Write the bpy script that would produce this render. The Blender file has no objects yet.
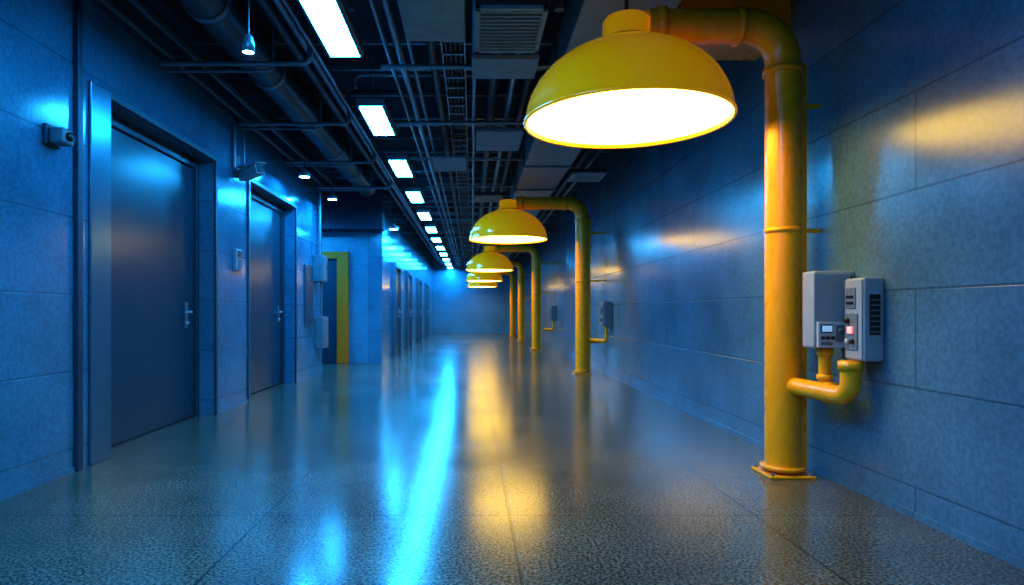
import bpy, bmesh, math, random
from mathutils import Vector, Matrix
random.seed(4)
scene = bpy.context.scene
try:
    scene.view_settings.view_transform = 'Standard'
    scene.view_settings.look = 'Medium High Contrast'
except Exception as e:
    print(e)

# ------------------------------------------------------------------ materials
def nt(name):
    m = bpy.data.materials.new(name); m.use_nodes = True
    t = m.node_tree
    return m, t, t.nodes['Principled BSDF']

def plain(name, col, rough=0.5, metal=0.0, noise=0.12, nscale=9.0, bump=0.05, coat=0.0, glow=0.0, rv=0.03):
    m, t, b = nt(name)
    b.inputs['Metallic'].default_value = metal
    b.inputs['Coat Weight'].default_value = coat
    b.inputs['Coat Roughness'].default_value = 0.12
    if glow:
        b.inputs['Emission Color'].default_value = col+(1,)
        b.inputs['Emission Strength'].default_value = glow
    tc = t.nodes.new('ShaderNodeTexCoord')
    n = t.nodes.new('ShaderNodeTexNoise'); n.inputs['Scale'].default_value = nscale
    n.inputs['Detail'].default_value = 6
    t.links.new(tc.outputs['Object'], n.inputs['Vector'])
    r = t.nodes.new('ShaderNodeValToRGB')
    r.color_ramp.elements[0].position = 0.3; r.color_ramp.elements[1].position = 0.7
    r.color_ramp.elements[0].color = tuple(c*(1-noise) for c in col)+(1,)
    r.color_ramp.elements[1].color = tuple(min(1, c*(1+noise)) for c in col)+(1,)
    t.links.new(n.outputs['Fac'], r.inputs['Fac'])
    t.links.new(r.outputs['Color'], b.inputs['Base Color'])
    mr = t.nodes.new('ShaderNodeMapRange')
    mr.inputs['To Min'].default_value = max(0.02, rough-rv); mr.inputs['To Max'].default_value = rough+rv
    t.links.new(n.outputs['Fac'], mr.inputs['Value']); t.links.new(mr.outputs['Result'], b.inputs['Roughness'])
    if bump:
        bp = t.nodes.new('ShaderNodeBump'); bp.inputs['Strength'].default_value = bump
        bp.inputs['Distance'].default_value = 0.01
        t.links.new(n.outputs['Fac'], bp.inputs['Height']); t.links.new(bp.outputs['Normal'], b.inputs['Normal'])
    return m

def emis(name, col, s):
    m, t, b = nt(name)
    b.inputs['Base Color'].default_value = (0.8, 0.8, 0.8, 1)
    b.inputs['Emission Color'].default_value = col+(1,)
    b.inputs['Emission Strength'].default_value = s
    return m

def block_mat(name, col, bw, bh, offset, axes, mortar, rough, floor=False, shift=(0, 0), spec=0.7):
    m, t, b = nt(name)
    L = t.links.new; N = t.nodes.new
    g = N('ShaderNodeNewGeometry'); s = N('ShaderNodeSeparateXYZ'); L(g.outputs['Position'], s.inputs[0])
    c = N('ShaderNodeCombineXYZ')
    a0 = N('ShaderNodeMath'); a0.operation = 'ADD'; a0.inputs[1].default_value = shift[0]
    a1 = N('ShaderNodeMath'); a1.operation = 'ADD'; a1.inputs[1].default_value = shift[1]
    L(s.outputs[axes[0]], a0.inputs[0]); L(s.outputs[axes[1]], a1.inputs[0])
    L(a0.outputs[0], c.inputs[0]); L(a1.outputs[0], c.inputs[1])
    br = N('ShaderNodeTexBrick'); L(c.outputs[0], br.inputs['Vector'])
    br.offset = offset; br.squash = 1.0
    br.inputs['Scale'].default_value = 1.0
    br.inputs['Brick Width'].default_value = bw; br.inputs['Row Height'].default_value = bh
    br.inputs['Mortar Size'].default_value = mortar; br.inputs['Mortar Smooth'].default_value = 0.3
    br.inputs['Bias'].default_value = 0
    br.inputs['Color1'].default_value = tuple(x*0.98 for x in col)+(1,)
    br.inputs['Color2'].default_value = tuple(x*1.02 for x in col)+(1,)
    br.inputs['Mortar'].default_value = tuple(x*(0.3 if floor else 0.6) for x in col)+(1,)
    n1 = N('ShaderNodeTexNoise'); n1.inputs['Scale'].default_value = 0.9; n1.inputs['Detail'].default_value = 7
    n1.inputs['Roughness'].default_value = 0.65
    n2 = N('ShaderNodeTexNoise'); n2.inputs['Scale'].default_value = 70 if floor else 34; n2.inputs['Detail'].default_value = 4
    L(g.outputs['Position'], n1.inputs['Vector']); L(g.outputs['Position'], n2.inputs['Vector'])
    m1 = N('ShaderNodeMapRange'); m1.inputs['From Min'].default_value = 0.3; m1.inputs['From Max'].default_value = 0.7
    m1.inputs['To Min'].default_value = 0.72; m1.inputs['To Max'].default_value = 1.24
    L(n1.outputs['Fac'], m1.inputs['Value'])
    m2 = N('ShaderNodeMapRange'); m2.inputs['From Min'].default_value = 0.40; m2.inputs['From Max'].default_value = 0.60
    m2.inputs['To Min'].default_value = 0.4 if floor else 0.89; m2.inputs['To Max'].default_value = 1.7 if floor else 1.09
    L(n2.outputs['Fac'], m2.inputs['Value'])
    mm = N('ShaderNodeMath'); mm.operation = 'MULTIPLY'; L(m1.outputs[0], mm.inputs[0]); L(m2.outputs[0], mm.inputs[1])
    mx = N('ShaderNodeVectorMath'); mx.operation = 'SCALE'
    L(br.outputs['Color'], mx.inputs[0]); L(mm.outputs[0], mx.inputs['Scale'])
    L(mx.outputs[0], b.inputs['Base Color'])
    mr = N('ShaderNodeMapRange'); mr.inputs['From Min'].default_value = 0.3; mr.inputs['From Max'].default_value = 0.7
    mr.inputs['To Min'].default_value = rough-0.03; mr.inputs['To Max'].default_value = rough+0.04
    L(n1.outputs['Fac'], mr.inputs['Value']); L(mr.outputs[0], b.inputs['Roughness'])
    inv = N('ShaderNodeMath'); inv.operation = 'MULTIPLY_ADD'; inv.inputs[1].default_value = -1.0
    L(br.outputs['Fac'], inv.inputs[0])
    gr = N('ShaderNodeMath'); gr.operation = 'MULTIPLY'; gr.inputs[1].default_value = 0.05 if floor else 0.15
    L(n2.outputs['Fac'], gr.inputs[0]); L(gr.outputs[0], inv.inputs[2])
    bp = N('ShaderNodeBump'); bp.inputs['Strength'].default_value = 0.45
    bp.inputs['Distance'].default_value = 0.003
    L(inv.outputs[0], bp.inputs['Height'])
    L(bp.outputs['Normal'], b.inputs['Normal'])
    b.inputs['Specular IOR Level'].default_value = spec
    return m

M_WALL_R = block_mat('painted_block_right', (0.095, 0.20, 0.265), 3.4, 0.52, 0.5, (1, 2), 0.007, 0.20, shift=(0.0, -0.16), spec=0.5)
M_WALL_L = block_mat('painted_block_left', (0.045, 0.20, 0.30), 3.4, 0.52, 0.5, (1, 2), 0.006, 0.16, shift=(-1.0, -0.16), spec=0.8)
M_WALL_E = block_mat('painted_block_end', (0.05, 0.23, 0.34), 2.6, 0.52, 0.5, (0, 2), 0.005, 0.40)
M_FLOOR = block_mat('polished_terrazzo', (0.098, 0.094, 0.070), 1.3, 1.2, 0.0, (0, 1), 0.007, 0.185, floor=True, shift=(-0.2+1.3*4, 0.15), spec=0.68)
M_CEIL = plain('dark_ceiling', (0.015, 0.045, 0.075), 0.8)
M_DARK = plain('dark_steel', (0.03, 0.07, 0.10), 0.4, 0.3, bump=0)
M_GALV = plain('galvanised_steel', (0.20, 0.30, 0.37), 0.36, 0.5, noise=0.1, bump=0)
M_DUCT = plain('painted_duct', (0.27, 0.33, 0.36), 0.5, 0.1)
M_TILE = plain('ceiling_panel', (0.26, 0.33, 0.37), 0.6)
M_DOOR = plain('blue_steel_door', (0.016, 0.06, 0.088), 0.25, 0.1, noise=0.02, nscale=3, bump=0.0, rv=0.005)
M_FRAME = plain('brushed_steel_frame', (0.08, 0.20, 0.27), 0.25, 0.6, noise=0.03, bump=0.0, rv=0.01)
M_YEL_GLOW = plain('yellow_shade_glow_enamel', (0.94, 0.42, 0.004), 0.2, 0.0, noise=0.04, nscale=5, bump=0.02, coat=0.6, glow=0.27)  # emission added to the enamel so the domes look lit
M_YEL2 = plain('yellow_pipe_paint', (0.98, 0.41, 0.004), 0.28, 0.0, noise=0.08, nscale=14, bump=0.05, coat=0.4)
M_YEL3 = plain('ochre_frame_paint', (0.75, 0.17, 0.002), 0.4, 0.0, noise=0.08)
M_GREY = plain('light_grey_enclosure', (0.33, 0.38, 0.42), 0.42, 0.1, noise=0.06)
M_GREY2 = plain('mid_grey_enclosure', (0.16, 0.20, 0.23), 0.42, 0.1)
M_BLK = plain('black_plastic', (0.012, 0.014, 0.016), 0.35)
M_WHT = plain('white_label', (0.5, 0.55, 0.58), 0.5, noise=0.03)
M_RED = plain('red_button', (0.8, 0.03, 0.01), 0.3)
M_REDL = emis('red_indicator', (1, 0.05, 0.005), 1.0)
M_SCR = emis('meter_screen', (0.2, 0.6, 0.9), 0.4)
M_BLUE = emis('cool_light_panel', (0.025, 0.41, 1.0), 100)
M_WARM = emis('warm_diffuser', (1.0, 0.62, 0.085), 12.5)
M_SPOT = emis('spot_lens', (0.02, 0.38, 1.0), 850)

# ------------------------------------------------------------------ mesh builder
class B:
    def __init__(s, name):
        s.name = name; s.bm = bmesh.new(); s.mats = []
    def mi(s, m):
        if m not in s.mats: s.mats.append(m)
        return s.mats.index(m)
    def merge(s, t, m, smooth=False):
        i = s.mi(m)
        for f in t.faces:
            f.material_index = i; f.smooth = smooth
        me = bpy.data.meshes.new('tmp'); t.to_mesh(me); t.free()
        s.bm.from_mesh(me); bpy.data.meshes.remove(me)
    def box(s, x0, x1, y0, y1, z0, z1, m, bev=0.0, rot=None, piv=None):
        t = bmesh.new(); bmesh.ops.create_cube(t, size=1)
        for v in t.verts:
            v.co = Vector((x0+(v.co.x+.5)*(x1-x0), y0+(v.co.y+.5)*(y1-y0), z0+(v.co.z+.5)*(z1-z0)))
        if bev: bmesh.ops.bevel(t, geom=list(t.edges), offset=bev, segments=2, affect='EDGES', profile=0.5)
        if rot is not None:
            p = Vector(piv) if piv else Vector(((x0+x1)/2, (y0+y1)/2, (z0+z1)/2))
            for v in t.verts: v.co = rot @ (v.co-p) + p
        s.merge(t, m); return s
    def tube(s, pts, r, m, seg=20, fillet=0.0, cap=True):
        pts = [Vector(p) for p in pts]
        if fillet:
            out = [pts[0]]
            for i in range(1, len(pts)-1):
                a, b, c = pts[i-1], pts[i], pts[i+1]
                d1 = (a-b).normalized(); d2 = (c-b).normalized()
                ang = d1.angle(d2); h = fillet/math.tan(ang/2)
                h = min(h, (a-b).length*0.95, (c-b).length*0.95); rr = h*math.tan(ang/2)
                cen = b+(d1+d2).normalized()*(rr/math.sin(ang/2))
                p1 = b+d1*h-cen; p2 = b+d2*h-cen
                n = 10; tot = p1.angle(p2); ax = p1.cross(p2).normalized()
                for k in range(n+1):
                    out.append(cen+Matrix.Rotation(tot*k/n, 3, ax) @ p1)
            out.append(pts[-1]); pts = out
        t = bmesh.new(); rings = []
        d = (pts[1]-pts[0]).normalized()
        up = Vector((0, 0, 1)) if abs(d.z) < 0.9 else Vector((1, 0, 0))
        n = d.cross(up).normalized()
        for i, p in enumerate(pts):
            if i == 0: dd = (pts[1]-pts[0]).normalized()
            elif i == len(pts)-1: dd = (pts[-1]-pts[-2]).normalized()
            else: dd = ((pts[i+1]-p).normalized()+(p-pts[i-1]).normalized()).normalized()
            n = (n-dd*n.dot(dd)).normalized(); b2 = dd.cross(n)
            rings.append([t.verts.new(p+(n*math.cos(2*math.pi*k/seg)+b2*math.sin(2*math.pi*k/seg))*r) for k in range(seg)])
        for i in range(len(rings)-1):
            for k in range(seg):
                t.faces.new((rings[i][k], rings[i][(k+1) % seg], rings[i+1][(k+1) % seg], rings[i+1][k]))
        s.merge(t, m, True)
        if cap:
            t = bmesh.new()
            for idx, dd in ((0, -(pts[1]-pts[0]).normalized()), (len(pts)-1, (pts[-1]-pts[-2]).normalized())):
                q = dd.to_track_quat('Z', 'Y').to_matrix()
                vs = [t.verts.new(pts[idx]+q @ Vector((math.cos(2*math.pi*k/seg)*r, math.sin(2*math.pi*k/seg)*r, 0))) for k in range(seg)]
                t.faces.new(vs)
            s.merge(t, m)
        return s
    def lathe(s, prof, loc, m, seg=64, axis='Z', smooth=True):
        t = bmesh.new(); rings = []; loc = Vector(loc)
        for r, z in prof:
            ring = []
            for k in range(seg):
                a = 2*math.pi*k/seg; v = Vector((max(r, 1e-4)*math.cos(a), max(r, 1e-4)*math.sin(a), z))
                if axis == 'X': v = Vector((v.z, v.x, v.y))
                elif axis == 'Y': v = Vector((v.x, v.z, v.y))
                ring.append(t.verts.new(loc+v))
            rings.append(ring)
        for i in range(len(rings)-1):
            for k in range(seg):
                t.faces.new((rings[i][k], rings[i][(k+1) % seg], rings[i+1][(k+1) % seg], rings[i+1][k]))
        bmesh.ops.recalc_face_normals(t, faces=t.faces)
        s.merge(t, m, smooth); return s
    def done(s):
        me = bpy.data.meshes.new(s.name); s.bm.to_mesh(me); s.bm.free()
        for m in s.mats: me.materials.append(m)
        o = bpy.data.objects.new(s.name, me); scene.collection.objects.link(o)
        c = sum((Vector(v) for v in o.bound_box), Vector())/8
        me.transform(Matrix.Translation(-c)); o.location = c
        return o

XR, XL, XN = 2.32, -2.70, -1.90
Y0, Y1, H = -5.0, 32.0, 3.80

# ------------------------------------------------------------------ room shell
B('floor').box(-5.3, XR+.3, Y0-.3, Y1+.3, -.15, 0, M_FLOOR).done()
B('ceiling').box(-5.3, XR+.3, Y0-.3, Y1+.3, H, H+.15, M_CEIL).done()
B('wall_right').box(XR, XR+.3, Y0-.3, Y1+.3, 0, H, M_WALL_R).done()
w = B('wall_left')
T = XL-.35
DH = 2.66
for a, b_, z in ((Y0-.3, 4.83, 0), (4.83, 6.8, DH), (6.8, 7.87, 0), (7.87, 9.9, DH), (9.9, 11.7, 0)):
    w.box(T, XL, a, b_, z, H, M_WALL_L)
w.done()
B('wall_far').box(XN, XR, Y1, Y1+.3, 0, H, M_WALL_E).done()
B('wall_back').box(XL, XR, Y0-.3, Y0, 0, H, M_WALL_E).done()
a = B('wall_alcove')
a.box(-5.3, T, 11.4, 11.7, 0, H, M_WALL_E)
a.box(-5.3, -5.0, 11.7, 13.75, 0, H, M_WALL_L)
a.box(-5.3, XN-.3, 13.75, 14.05, 0, H, M_WALL_E)
a.done()
B('wall_left_inner').box(XN-.3, XN, 13.75, Y1+.3, 0, H, M_WALL_L).done()
B('ceiling_soffit').box(-5.0, XN+.06, 13.3, 13.74, 2.78, H, M_CEIL, 0.01).done()

B('trim_1').box(XL, XL+.035, 4.40, 4.46, 0, H, M_DARK, 0.006).done()
B('baseboard_right').box(XR-.012, XR, Y0, Y1, 0, .035, M_WALL_R).done()
bb = B('baseboard_left')
for a0, b0 in ((Y0, 4.40), (6.86, 7.81), (9.96, 11.7)):
    bb.box(XL, XL+.012, a0, b0, 0, .035, M_WALL_L)
bb.done()

# ------------------------------------------------------------------ doors
def handle(b, x, y, z, side=1):
    b.box(x, x+.012, y-.03, y+.03, z-.13, z+.13, M_GREY2, .004)
    b.tube([(x+.01, y, z+.03), (x+.065, y, z+.03), (x+.065, y-.14*side, z+.03)], .013, M_GREY, 10, .02)
    b.lathe([(0, 0), (.018, 0), (.018, .02), (0, .02)], (x+.01, y, z-.08), M_GREY, 16, 'X')

def big_door(name, ya, yb, steel_side):
    b = B(name); xd = XL-.18
    b.box(xd-.05, xd, ya+.10, yb-.07, .012, DH-.10, M_DOOR, .004)
    b.box(xd-.06, xd+.03, ya+.002, ya+.10, 0, DH-.002, M_FRAME, .006)
    b.box(xd-.06, xd+.03, yb-.07, yb-.002, 0, DH-.002, M_DOOR, .006)
    b.box(xd-.06, xd+.03, ya+.10, yb-.07, DH-.10, DH-.002, M_DOOR, .006)
    b.box(XL+.001, XL+.022, ya-steel_side, ya, 0, DH+.05, M_FRAME, .006)
    b.box(XL+.001, XL+.022, yb, yb+.055, 0, DH+.05, M_DARK, .006)
    b.box(XL+.001, XL+.022, ya, yb, DH, DH+.05, M_DARK, .006)
    handle(b, xd, yb-.26, 1.05)
    for z in (.3, 1.3, 2.3):
        b.tube([(xd+.012, ya+.105, z-.06), (xd+.012, ya+.105, z+.06)], .012, M_GALV, 10)
    b.done()
big_door('door_1', 4.83, 6.80, .26)
big_door('door_2', 7.87, 9.90, .06)

def small_door(name, ya, yb):
    b = B(name); x = XN
    b.box(x+.001, x+.03, ya, yb, .012, 2.15, M_DOOR, .004)
    b.box(x+.001, x+.08, ya-.08, ya, 0, 2.25, M_FRAME, .006)
    b.box(x+.001, x+.08, yb, yb+.08, 0, 2.25, M_FRAME, .006)
    b.box(x+.001, x+.08, ya, yb, 2.15, 2.25, M_FRAME, .006)
    handle(b, x+.03, yb-.15, 1.05)
    b.done()
for i, yy in enumerate((15.6, 18.7, 22.5, 26.5)):
    small_door('door_%d' % (i+3), yy, yy+1.1)

b = B('yellow_door_frame')
y = 13.75
b.box(-2.84, -2.60, y-.12, y-.002, 0, 2.35, M_YEL3, .01)
b.box(-3.75, -3.60, y-.12, y-.002, 0, 2.35, M_YEL3, .01)
b.box(-3.60, -2.84, y-.12, y-.002, 2.2, 2.35, M_YEL3, .01)
b.box(-3.60, -2.84, y-.05, y-.002, 0.01, 2.2, M_DOOR, .004)
b.done()
b = B('electrical_cabinet')
b.box(XL, XL+.16, 11.05, 11.4, 1.60, 2.05, M_GREY2, .01)
b.box(XL+.16, XL+.172, 11.08, 11.37, 1.63, 2.02, M_GREY2, .004)
b.box(XL+.172, XL+.185, 11.31, 11.34, 1.8, 1.9, M_BLK, .003)
b.tube([(XL+.08, 11.2, 2.05), (XL+.08, 11.2, 3.15)], .02, M_GALV, 10)
b.tube([(XL+.08, 11.3, 1.60), (XL+.08, 11.3, 1.02)], .02, M_GALV, 10)
b.done()
b = B('fire_hose_cabinet')
b.box(XL, XL+.14, 11.15, 11.6, .45, 1.0, M_GREY2, .01)
b.box(XL+.14, XL+.15, 11.2, 11.55, .5, .95, M_GREY2, .004)
b.done()

# ------------------------------------------------------------------ cool ceiling lights
def strip_light(y):
    b = B('ceiling_light_panel'); x = -1.05; z = 3.20; L = 1.05; hw = .12
    b.box(x-hw-.03, x+hw+.03, y-.03, y+L+.03, z+.012, z+.09, M_GALV, .008)
    b.box(x-hw-.02, x-hw, y-.02, y+L+.02, z-.006, z+.02, M_GALV, .003)
    b.box(x+hw, x+hw+.02, y-.02, y+L+.02, z-.006, z+.02, M_GALV, .003)
    b.box(x-hw, x+hw, y, y+L, z, z+.01, M_BLUE)
    for yy in (y+.15, y+L-.15):
        b.tube([(x, yy, z+.09), (x, yy, H)], .006, M_GALV, 8)
    b.done()
yy = 4.35-2.4*3
while yy < Y1-1.2:
    strip_light(yy); yy += 2.4
b = B('alcove_light_panel')
b.box(-4.2, -3.1, 12.4, 12.7, 3.0, 3.06, M_GALV, .006)
b.box(-4.18, -3.12, 12.42, 12.68, 2.99, 2.999, M_BLUE)
b.tube([(-3.6, 12.55, 3.06), (-3.6, 12.55, H)], .01, M_GALV, 8)
b.done()

# ------------------------------------------------------------------ ceiling services
b = B('ventilation_duct')
yy = -4.9
while yy < 31.5:
    b.box(.78, 1.46, yy, yy+1.78, 3.24, 3.62, M_DUCT, .006)
    b.box(.75, 1.49, yy+1.76, yy+1.82, 3.21, 3.65, M_GALV, .006)
    b.tube([(.80, yy+.9, 3.6), (.80, yy+.9, H)], .008, M_GALV, 8)
    b.tube([(1.44, yy+.9, 3.6), (1.44, yy+.9, H)], .008, M_GALV, 8)
    yy += 1.82
b.done()
b = B('round_duct')
b.tube([(-2.05, Y0+.1, 3.5), (-2.05, 12.7, 3.5)], .17, M_DARK, 28)
yy = -4
while yy < 12.5:
    b.lathe([(.17, 0), (.185, 0), (.185, .05), (.17, .05)], (-2.05, yy, 3.5), M_GALV, 28, 'Y')
    b.tube([(-2.05, yy+.02, 3.66), (-2.05, yy+.02, H)], .008, M_GALV, 8)
    yy += 1.5
b.done()
b = B('ceiling_pipework')
for x, z, r, m in ((-.62, 3.30, .028, M_GALV), (-.52, 3.30, .018, M_GALV), (-.36, 3.42, .04, M_DARK), (.02, 3.30, .022, M_GALV),
                   (.22, 3.46, .055, M_DARK), (.40, 3.36, .03, M_GALV), (.58, 3.5, .045, M_DARK), (1.72, 3.48, .05, M_DARK), (1.88, 3.45, .025, M_GALV),
                   (-1.48, 3.45, .03, M_GALV), (-1.62, 3.5, .045, M_DARK), (-1.36, 3.34, .018, M_GALV), (-.74, 3.36, .02, M_GALV)):
    b.tube([(x, Y0+.05, z), (x, Y1-.05, z)], r, m, 12)
for x, z, r in ((-2.52, 3.42, .04), (-2.42, 3.30, .022), (-2.60, 3.28, .03)):
    b.tube([(x, Y0+.05, z), (x, 11.6, z)], r, M_DARK, 12)
for yy in (5.6, 7.4, 9.3, 11.2):
    b.tube([(-2.68, yy, 3.22), (-1.40, yy, 3.22), (-1.40, yy, 3.6)], .022, M_GALV, 12, .06)
    b.tube([(-2.68, yy+.12, 3.20), (-1.75, yy+.12, 3.20), (-1.75, yy+.12, 3.6)], .014, M_GALV, 12, .05)
yy = -4.5
i = 0
while yy < 31.5:
    z = random.choice((3.56, 3.6, 3.64))
    b.box(XN+.05 if yy > 13 else XL+.02, XR-.02, yy, yy+.045, z+.10, z+.145, M_GALV, .004)
    for x in (-1.75, -.3, .5, 1.65):
        b.tube([(x, yy+.022, z+.14), (x, yy+.022, H)], .007, M_GALV, 6)
    if i % 2 == 0:
        x0 = random.uniform(-1.4, -.6); x1 = random.uniform(.3, .72)
        b.tube([(x0, yy+.5, 3.40), (x0, yy+.5, 3.54), (x1, yy+.5, 3.54), (x1, yy+.5, 3.40)], random.choice((.02, .03, .04)), M_GALV, 10, .07)
    else:
        b.tube([(-.8, yy+.4, 3.24), (.72, yy+.4, 3.24)], random.choice((.014, .02)), M_GALV, 10)
    i += 1
    yy += random.uniform(.75, 1.15)
b.done()
b = B('cable_tray')
for x0, x1 in ((-.28, -.06),):
    b.box(x0, x0+.012, Y0+.1, Y1-.1, 3.46, 3.54, M_GALV); b.box(x1-.012, x1, Y0+.1, Y1-.1, 3.46, 3.54, M_GALV)
    yy = Y0+.2
    while yy < Y1-.3:
        b.box(x0, x1, yy, yy+.03, 3.46, 3.475, M_GALV); yy += .3
    for k in range(4):
        b.tube([(x0+.04+.045*k, Y0+.15, 3.493), (x0+.04+.045*k, Y1-.15, 3.493)], .016, M_BLK, 8)
b.done()

def grille(name, x, y, z, wx, wy, m):
    b = B(name)
    b.box(x-wx/2, x+wx/2, y-wy/2, y-wy/2+.04, z, z+.03, m, .004); b.box(x-wx/2, x+wx/2, y+wy/2-.04, y+wy/2, z, z+.03, m, .004)
    b.box(x-wx/2, x-wx/2+.04, y-wy/2, y+wy/2, z, z+.03, m, .004); b.box(x+wx/2-.04, x+wx/2, y-wy/2, y+wy/2, z, z+.03, m, .004)
    n = int((wy-.08)/.06)
    for k in range(n):
        yy = y-wy/2+.05+k*.06
        b.box(x-wx/2+.03, x+wx/2-.03, yy, yy+.02, z, z+.012, m)
    b.box(x-wx/2, x+wx/2, y-wy/2, y+wy/2, z+.03, z+.08, M_DARK, .006)
    for sx in (-1, 1):
        b.tube([(x+sx*wx*.4, y, z+.07), (x+sx*wx*.4, y, H)], .008, M_GALV, 8)
    b.done()
grille('air_vent_grille', .27, 4.75, 3.12, .50, .75, M_TILE)
grille('air_vent_grille', .30, 11.8, 3.12, .50, .6, M_TILE)
grille('air_vent_grille', 1.78, 10.1, 3.16, .5, .6, M_WHT)
b = B('ceiling_panels')
for (x0, x1, y0_, y1_, z) in ((-.50, -.05, 4.3, 5.0, 3.16), (.0, .55, 5.3, 5.75, 3.14), (.05, .6, 7.5, 8.4, 3.16), (-.55, -.08, 8.8, 9.6, 3.16)):
    b.box(x0, x1, y0_, y1_, z, z+.04, M_TILE, .006)
    for xx in (x0+.06, x1-.06):
        b.tube([(xx, (y0_+y1_)/2, z+.03), (xx, (y0_+y1_)/2, H)], .007, M_GALV, 6)
b.done()
def spotlight(c, s=1.0):
    b = B('hanging_or_fill_spot')
    b.lathe([(.0, .0), (.045*s, .0)], c, M_SPOT, 24)
    b.lathe([(.045*s, -.004), (.052*s, -.004), (.052*s, .05), (.03, .10), (.014, .115), (.0, .12)], c, M_GALV, 24)
    b.tube([(c[0], c[1], c[2]+.11), (c[0], c[1], H)], .007, M_BLK, 8)
    b.done()
spotlight((-1.48, 4.3, 2.80), .8)
spotlight((-2.32, 9.0, 2.95), 1.6)  # this spot and those below are added for floor streaks and wall light
spotlight((-2.32, 10.8, 2.95), 1.6)
spotlight((-1.72, 14.3, 2.90), 2.0)
spotlight((-2.32, 1.6, 2.95), 1.2)
b = B('yellow_support_beam')
b.box(1.52, XR-.002, 4.72, 5.30, 3.13, 3.17, M_YEL2, .004)
b.box(1.52, XR-.002, 4.72, 4.76, 3.17, 3.40, M_YEL2, .004)
b.box(1.52, XR-.002, 5.26, 5.30, 3.17, 3.40, M_YEL2, .004)
b.done()

# ------------------------------------------------------------------ dome lamps and pipes
def dome(x, y, z, S=.965):
    b = B('dome_pendant_lamp')
    sc = lambda pr: [(r*S, h) for r, h in pr]
    out = [(.690, .0), (.705, -.004), (.712, .008), (.705, .022), (.698, .03), (.69, .09), (.665, .17), (.615, .26), (.54, .345), (.44, .42),
           (.33, .475), (.22, .51), (.185, .518), (.18, .525), (.18, .56), (.165, .575), (.165, .66), (.15, .69), (.0, .70)]
    b.lathe(sc(out), (x, y, z), M_YEL_GLOW, 72)
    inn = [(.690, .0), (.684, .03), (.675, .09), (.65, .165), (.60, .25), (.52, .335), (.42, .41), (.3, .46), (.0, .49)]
    b.lathe(sc(inn), (x, y, z), M_YEL_GLOW, 72)
    b.lathe(sc([(.0, -.02), (.2, -.018), (.4, -.01), (.55, .004), (.64, .014), (.684, .024)]), (x, y, z), M_WARM, 72)
    b.lathe([(.178, .515), (.195, .52), (.195, .535), (.175, .54)], (x, y, z), M_YEL2, 40)
    b.tube([(x, y, z+.69), (x, y, H)], .014, M_DARK, 10)
    b.done()

def pipe(xl, xp, y, za, r=.112, boxes=False):
    b = B('yellow_lamp_pipe')
    b.tube([(xl+.13, y, za), (xp, y, za), (xp, y, .03)], r, M_YEL2, 32, .24)
    def ringz(z, rr=r+.014, h=.05):
        b.lathe([(r*.98, -h/2), (rr, -h/2), (rr, h/2), (r*.98, h/2)], (xp, y, z), M_YEL2, 32)
    ringz(za-.30, h=.04); ringz(.055, r+.03, .02)
    ringz(1.62, r+.006, .03)
    b.lathe([(r*.98, -.02), (r+.014, -.02), (r+.014, .02), (r*.98, .02)], (xp-.30, y, za), M_YEL2, 32, 'X')
    b.lathe([(r*.98, -.03), (r+.016, -.03), (r+.016, .03), (r*.98, .03)], (xl+.22, y, za), M_YEL2, 32, 'X')
    b.box(xp-.15, xp+.15, y-.15, y+.15, .0, .02, M_YEL2, .006)
    for sx in (-1, 1):
        for sy in (-1, 1):
            b.lathe([(0, .0), (.014, .0), (.014, .016), (0, .016)], (xp+sx*.125, y+sy*.125, .02), M_GALV, 6, smooth=False)
    b.box(xp+r*.75, xp+r+.035, y-.03, y+.03, .03, za-.25, M_YEL2, .004)
    for z in (.55, 1.62, 2.45):
        b.box(xp+.05, XR-.001, y-.012, y+.012, z-.015, z+.015, M_YEL2, .004)
    if boxes:
        b.tube([(xp+.02, y-.05, .60), (2.19, 3.76, .585), (2.19, 3.76, .80)], .056, M_YEL2, 24, .09)
        b.lathe([(.055, 0), (.068, 0), (.068, .05), (.055, .05)], (2.19, 3.76, .745), M_YEL2, 24)
        b.lathe([(.055, -.03), (.066, -.03), (.066, .03), (.055, .03)], (2.172, 3.95, .59), M_YEL2, 24, 'Y')
        b.tube([(2.17, 4.0, .60), (2.17, 4.0, .858)], .036, M_YEL2, 20)
        b.lathe([(.033, 0), (.047, 0), (.047, .04), (.033, .04)], (2.17, 4.0, .815), M_YEL2, 24)
        b.lathe([(.033, 0), (.047, 0), (.047, .03), (.033, .03)], (2.17, 4.0, .665), M_YEL2, 24)
    b.done()

lamps = [(1.05, 2.09, -2.7, 2.34), (1.03, 2.07, 4.33, 2.34), (.63, 1.91, 11.3, 2.33), (.50, 1.80, 18.4, 2.25),
         (.46, 1.80, 24.0, 2.22), (.46, 1.80, 29.0, 2.20)]
for i, (xl, xp, y, z) in enumerate(lamps):
    dome(xl, y, z); pipe(xl, xp, y, z+.64, boxes=(i == 1))

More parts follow.
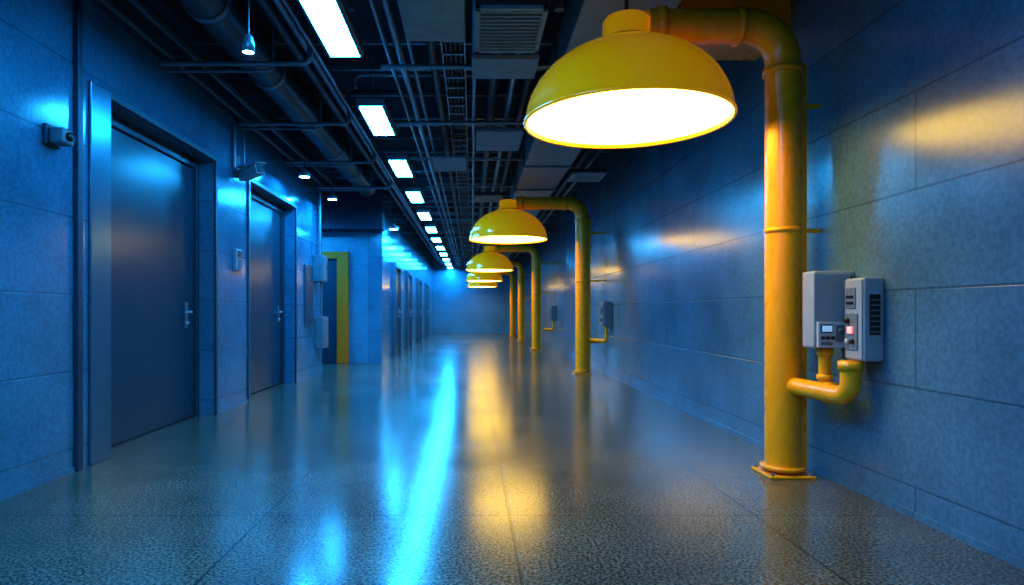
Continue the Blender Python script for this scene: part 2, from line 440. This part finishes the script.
# ------------------------------------------------------------------ control boxes (right wall)
b = B('junction_box')
b.box(2.075, XR, 3.94, 4.09, .86, 1.33, M_GREY, .012)
b.box(2.065, XR-.01, 3.925, 3.942, .875, 1.315, M_GREY, .006)
b.box(2.08, 2.255, 3.905, 3.93, .865, 1.02, M_WHT, .005)
b.box(2.095, 2.165, 3.898, 3.906, .955, 1.005, M_BLK, .002)
b.box(2.10, 2.16, 3.896, 3.899, .962, .998, M_SCR)
for k in range(3):
    b.lathe([(0, 0), (.011, 0), (.011, -.012), (0, -.012)], (2.105+.03*k, 3.905, .925), M_BLK, 16, 'Y')
b.box(2.185, 2.235, 3.898, 3.906, .90, 1.0, M_GREY2, .002)
b.lathe([(0, 0), (.014, 0), (.014, -.012), (0, -.012)], (2.21, 3.898, .97), M_GREY2, 16, 'Y')
b.box(2.095, 2.165, 3.902, 3.906, .88, .90, M_GREY2)
for z in (.9, 1.29):
    b.lathe([(0, 0), (.008, 0), (.008, -.006), (0, -.006)], (2.29, 3.925, z), M_BLK, 10, 'Y')
b.done()
b = B('switch_box')
x = 2.205
b.box(x, XR, 3.655, 3.84, .80, 1.275, M_GREY, .01)
b.box(x-.008, x+.002, 3.665, 3.83, .81, 1.265, M_GREY, .004)
b.box(x-.014, x-.007, 3.72, 3.815, 1.10, 1.22, M_GREY2, .002)
b.box(x-.018, x-.013, 3.735, 3.80, 1.125, 1.14, M_BLK); b.box(x-.018, x-.013, 3.735, 3.80, 1.16, 1.175, M_BLK)
b.box(x-.014, x-.007, 3.70, 3.82, .86, 1.07, M_GREY2, .002)
b.lathe([(0, 0), (.017, 0), (.017, -.018), (0, -.018)], (x-.013, 3.79, 1.03), M_BLK, 16, 'X')
b.box(x-.024, x-.013, 3.735, 3.785, .955, .995, M_REDL, .003)
b.lathe([(0, 0), (.014, 0), (.014, -.014), (0, -.014)], (x-.013, 3.79, .91), M_WHT, 16, 'X')
b.lathe([(0, 0), (.014, 0), (.014, -.014), (0, -.014)], (x-.013, 3.74, .91), M_BLK, 16, 'X')
b.box(x+.03, XR-.025, 3.65, 3.657, .95, 1.18, M_BLK, .002)
for k in range(7):
    b.box(x+.033, XR-.028, 3.647, 3.652, .965+k*.03, .972+k*.03, M_GREY2)
b.done()
for (yy, z0) in ((11.0, .85), (18.1, .85)):
    b = B('junction_box')
    b.box(2.17, XR, yy-.30, yy-.05, .85, 1.25, M_GREY2, .01)
    b.box(2.158, 2.172, yy-.28, yy-.07, .87, 1.23, M_GREY2, .004)
    b.box(2.15, 2.16, yy-.25, yy-.12, 1.05, 1.15, M_BLK, .003)
    b.lathe([(0, 0), (.02, 0), (.02, -.02), (0, -.02)], (2.158, yy-.2, .95), M_BLK, 16, 'X')
    b.tube([(2.24, yy-.17, .86), (2.24, yy-.17, .60), (2.05, yy+.25, .60)], .03, M_YEL2, 16, .06)
    b.done()

# ------------------------------------------------------------------ left wall fittings
b = B('wall_sensor')
b.box(XL, XL+.03, 4.08, 4.24, 2.14, 2.27, M_DARK, .006)
b.box(XL+.03, XL+.12, 4.10, 4.22, 2.15, 2.25, M_GREY2, .012)
b.lathe([(0, 0), (.03, 0), (.03, .02), (0, .02)], (XL+.12, 4.16, 2.2), M_BLK, 20, 'X')
b.done()
b = B('security_camera')
b.box(XL, XL+.04, 7.35, 7.47, 2.62, 2.86, M_GREY2, .008)
b.tube([(XL+.03, 7.3, 2.70), (XL+.03, 7.3, 3.18)], .02, M_GALV, 10)
b.tube([(XL+.06, 7.52, 2.70), (XL+.06, 7.52, 3.18)], .014, M_GALV, 10)
b.tube([(XL+.03, 7.41, 2.74), (XL+.16, 7.41, 2.74), (XL+.16, 7.41, 2.70)], .022, M_GALV, 12, .03)
R = Matrix.Rotation(math.radians(-14), 3, 'Y') @ Matrix.Rotation(math.radians(-28), 3, 'Z')
b.box(XL+.04, XL+.34, 7.34, 7.48, 2.60, 2.71, M_GREY, .02, rot=R, piv=(XL+.16, 7.41, 2.66))
b.box(XL+.335, XL+.35, 7.36, 7.46, 2.615, 2.695, M_BLK, .006, rot=R, piv=(XL+.16, 7.41, 2.66))
b.box(XL+.02, XL+.38, 7.33, 7.49, 2.712, 2.72, M_WHT, .003, rot=R, piv=(XL+.16, 7.41, 2.66))
b.done()
b = B('access_keypad')
b.box(XL, XL+.05, 7.32, 7.50, 1.55, 1.80, M_GREY, .01)
b.box(XL+.05, XL+.056, 7.35, 7.47, 1.70, 1.775, M_BLK, .002)
for r_ in range(4):
    for c_ in range(3):
        b.box(XL+.05, XL+.058, 7.355+c_*.04, 7.38+c_*.04, 1.575+r_*.028, 1.593+r_*.028, M_GREY2)
b.done()
b = B('notice_board')
b.box(XL, XL+.03, 10.45, 10.95, .85, 1.85, M_FRAME, .006)
b.box(XL+.03, XL+.034, 10.49, 10.91, .89, 1.81, M_DOOR)
b.done()

# ------------------------------------------------------------------ world + camera
wd = bpy.data.worlds.new('World'); scene.world = wd; wd.use_nodes = True
wd.node_tree.nodes['Background'].inputs['Color'].default_value = (0.01, 0.04, 0.1, 1)
cam = bpy.data.cameras.new('camera'); co = bpy.data.objects.new('camera', cam)
scene.collection.objects.link(co); scene.camera = co
co.location = (0, 0, 1.08); co.rotation_euler = (math.radians(90), 0, 0)
cam.sensor_width = 36; cam.lens = 650/1024*36
cam.shift_x = 40/1024; cam.shift_y = 19.5/1024
cam.clip_start = .05
